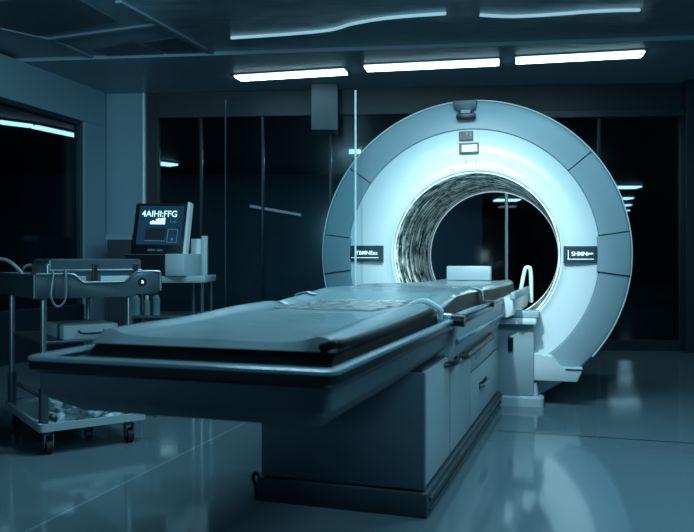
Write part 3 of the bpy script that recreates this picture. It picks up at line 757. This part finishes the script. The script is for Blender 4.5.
# bottles on the stand's lower shelf
def bottle(x, y, r, h, label, cap='black'):
    t = empty('bottle', label, 'bottle', (wx(127)+x, WY+y, .52), 0, 'bottles on the stand')
    bm = bmesh.new(); cyl(bm, 0, 0, 0, h*.7, r); cyl(bm, 0, 0, h*.7, h*.82, r, r2=r*.45); link('bottle_body', bm, 'bottle', t, True)
    bm = bmesh.new(); cyl(bm, 0, 0, h*.82, h, r*.5); link('bottle_cap', bm, cap, t, True)
bottle(.04, .07, .028, .16, 'left bottle with a dark cap on the lower shelf of the monitor stand')
bottle(.115, .06, .022, .13, 'middle short bottle with a white cap on the lower shelf of the monitor stand', 'white')
bottle(.175, .07, .026, .165, 'right tall bottle with a dark cap on the lower shelf of the monitor stand')

# cabinet behind trolley: low box by the end wall
o = link('wall_unit', B(at_y(107, 0, 7.3).x, at_y(131, 0, 7.3).x, 7.3, 7.7, 0, at_y(0, 236, 7.3).z, bev=.01), 'wall_dark')
link('top_cap', B(at_y(107, 0, 7.3).x-.01, at_y(131, 0, 7.3).x+.01, 7.28, 7.7, at_y(0, 240, 7.3).z-.0, at_y(0, 236, 7.3).z+.012, bev=.004), 'wall', o)
tag(o, 'low dark cabinet with paler top against the pale end wall panel', 'cabinet')

# ------------------------------------------------------------------ light
w = bpy.data.worlds.new('World'); SC.world = w; w.use_nodes = True
bg = w.node_tree.nodes['Background']; bg.inputs[0].default_value = (.12, .42, .62, 1); bg.inputs[1].default_value = .13
def area(name, loc, size, sy, power, col, rot=(0, 0, 0)):
    l = bpy.data.lights.new(name, 'AREA'); l.shape = 'RECTANGLE'; l.size = size; l.size_y = sy; l.energy = power; l.color = col
    o = bpy.data.objects.new(name, l); COL.objects.link(o); o.location = loc; o.rotation_euler = rot; return o
TEAL = (.45, .82, .97)
area('room_lamp', (.3, 3.3, 2.58), 2.4, .3, 70, TEAL)  # unseen area light added to brighten the room
area('room_lamp', (2.3, 1.6, 2.58), 2.0, .3, 62, TEAL)  # second added fill, lights the faces turned right
area('far_room_lamp', (.9, 13.2, 2.62), 1, .3, 38, (.35, .8, .95))  # added fill that lifts the dark space behind the glazing
b_ = Matrix.Translation(GO) @ Matrix.Rotation(-GA, 4, "Z") @ (Vector((.545, .3, RZ+.05)))
area('bore_lamp', b_, .3, .25, 3.2, (.72, .96, .98), (0, PI/2, -math.radians(15.6)))  # added fill to brighten the inside of the bore
def spot(name, loc, aim, power, ang, blend, rad, col):
    l = bpy.data.lights.new(name, 'SPOT'); l.energy = power; l.spot_size = math.radians(ang); l.spot_blend = blend; l.shadow_soft_size = rad; l.color = col
    o = bpy.data.objects.new(name, l); COL.objects.link(o); o.location = loc
    o.rotation_euler = (Vector(aim)-Vector(loc)).to_track_quat('-Z', 'Y').to_euler(); return o
spot('scanner_spot', uv(-.75, 2.7, 2.5), uv(RV, RU, RZ+.02), 520, 37, 1.0, .06, (.80, .97, .97))  # unseen spot added for the round glow about the bore
spot('ceiling_wash', (-1.6, -1.6, 1.5), (-.6, 5, 2.75), 400, 56, .6, .3, TEAL)  # unseen uplight added behind the camera to brighten ceiling and walls
spot('wall_wash', (-.9, 3.4, 2.5), (-3.1, 6.8, 2.0), 110, 80, .8, .2, TEAL)  # unseen spot added to brighten the left wall

# ------------------------------------------------------------------ camera
cam = bpy.data.cameras.new('camera'); co = bpy.data.objects.new('camera', cam); COL.objects.link(co)
co.location = (0, 0, HC); co.rotation_euler = (PI/2, 0, 0)
cam.sensor_width = 36; cam.lens = F/694*36; cam.shift_y = -(266-HY)/694
cam.dof.use_dof = True; cam.dof.focus_distance = 4.7; cam.dof.aperture_fstop = 4.0
cam.clip_start = .05; cam.clip_end = 100
SC.camera = co
SC.view_settings.view_transform = 'Standard'; SC.view_settings.look = 'None'; SC.view_settings.gamma = 1; SC.view_settings.use_curve_mapping = False
SC.view_settings.exposure = 0
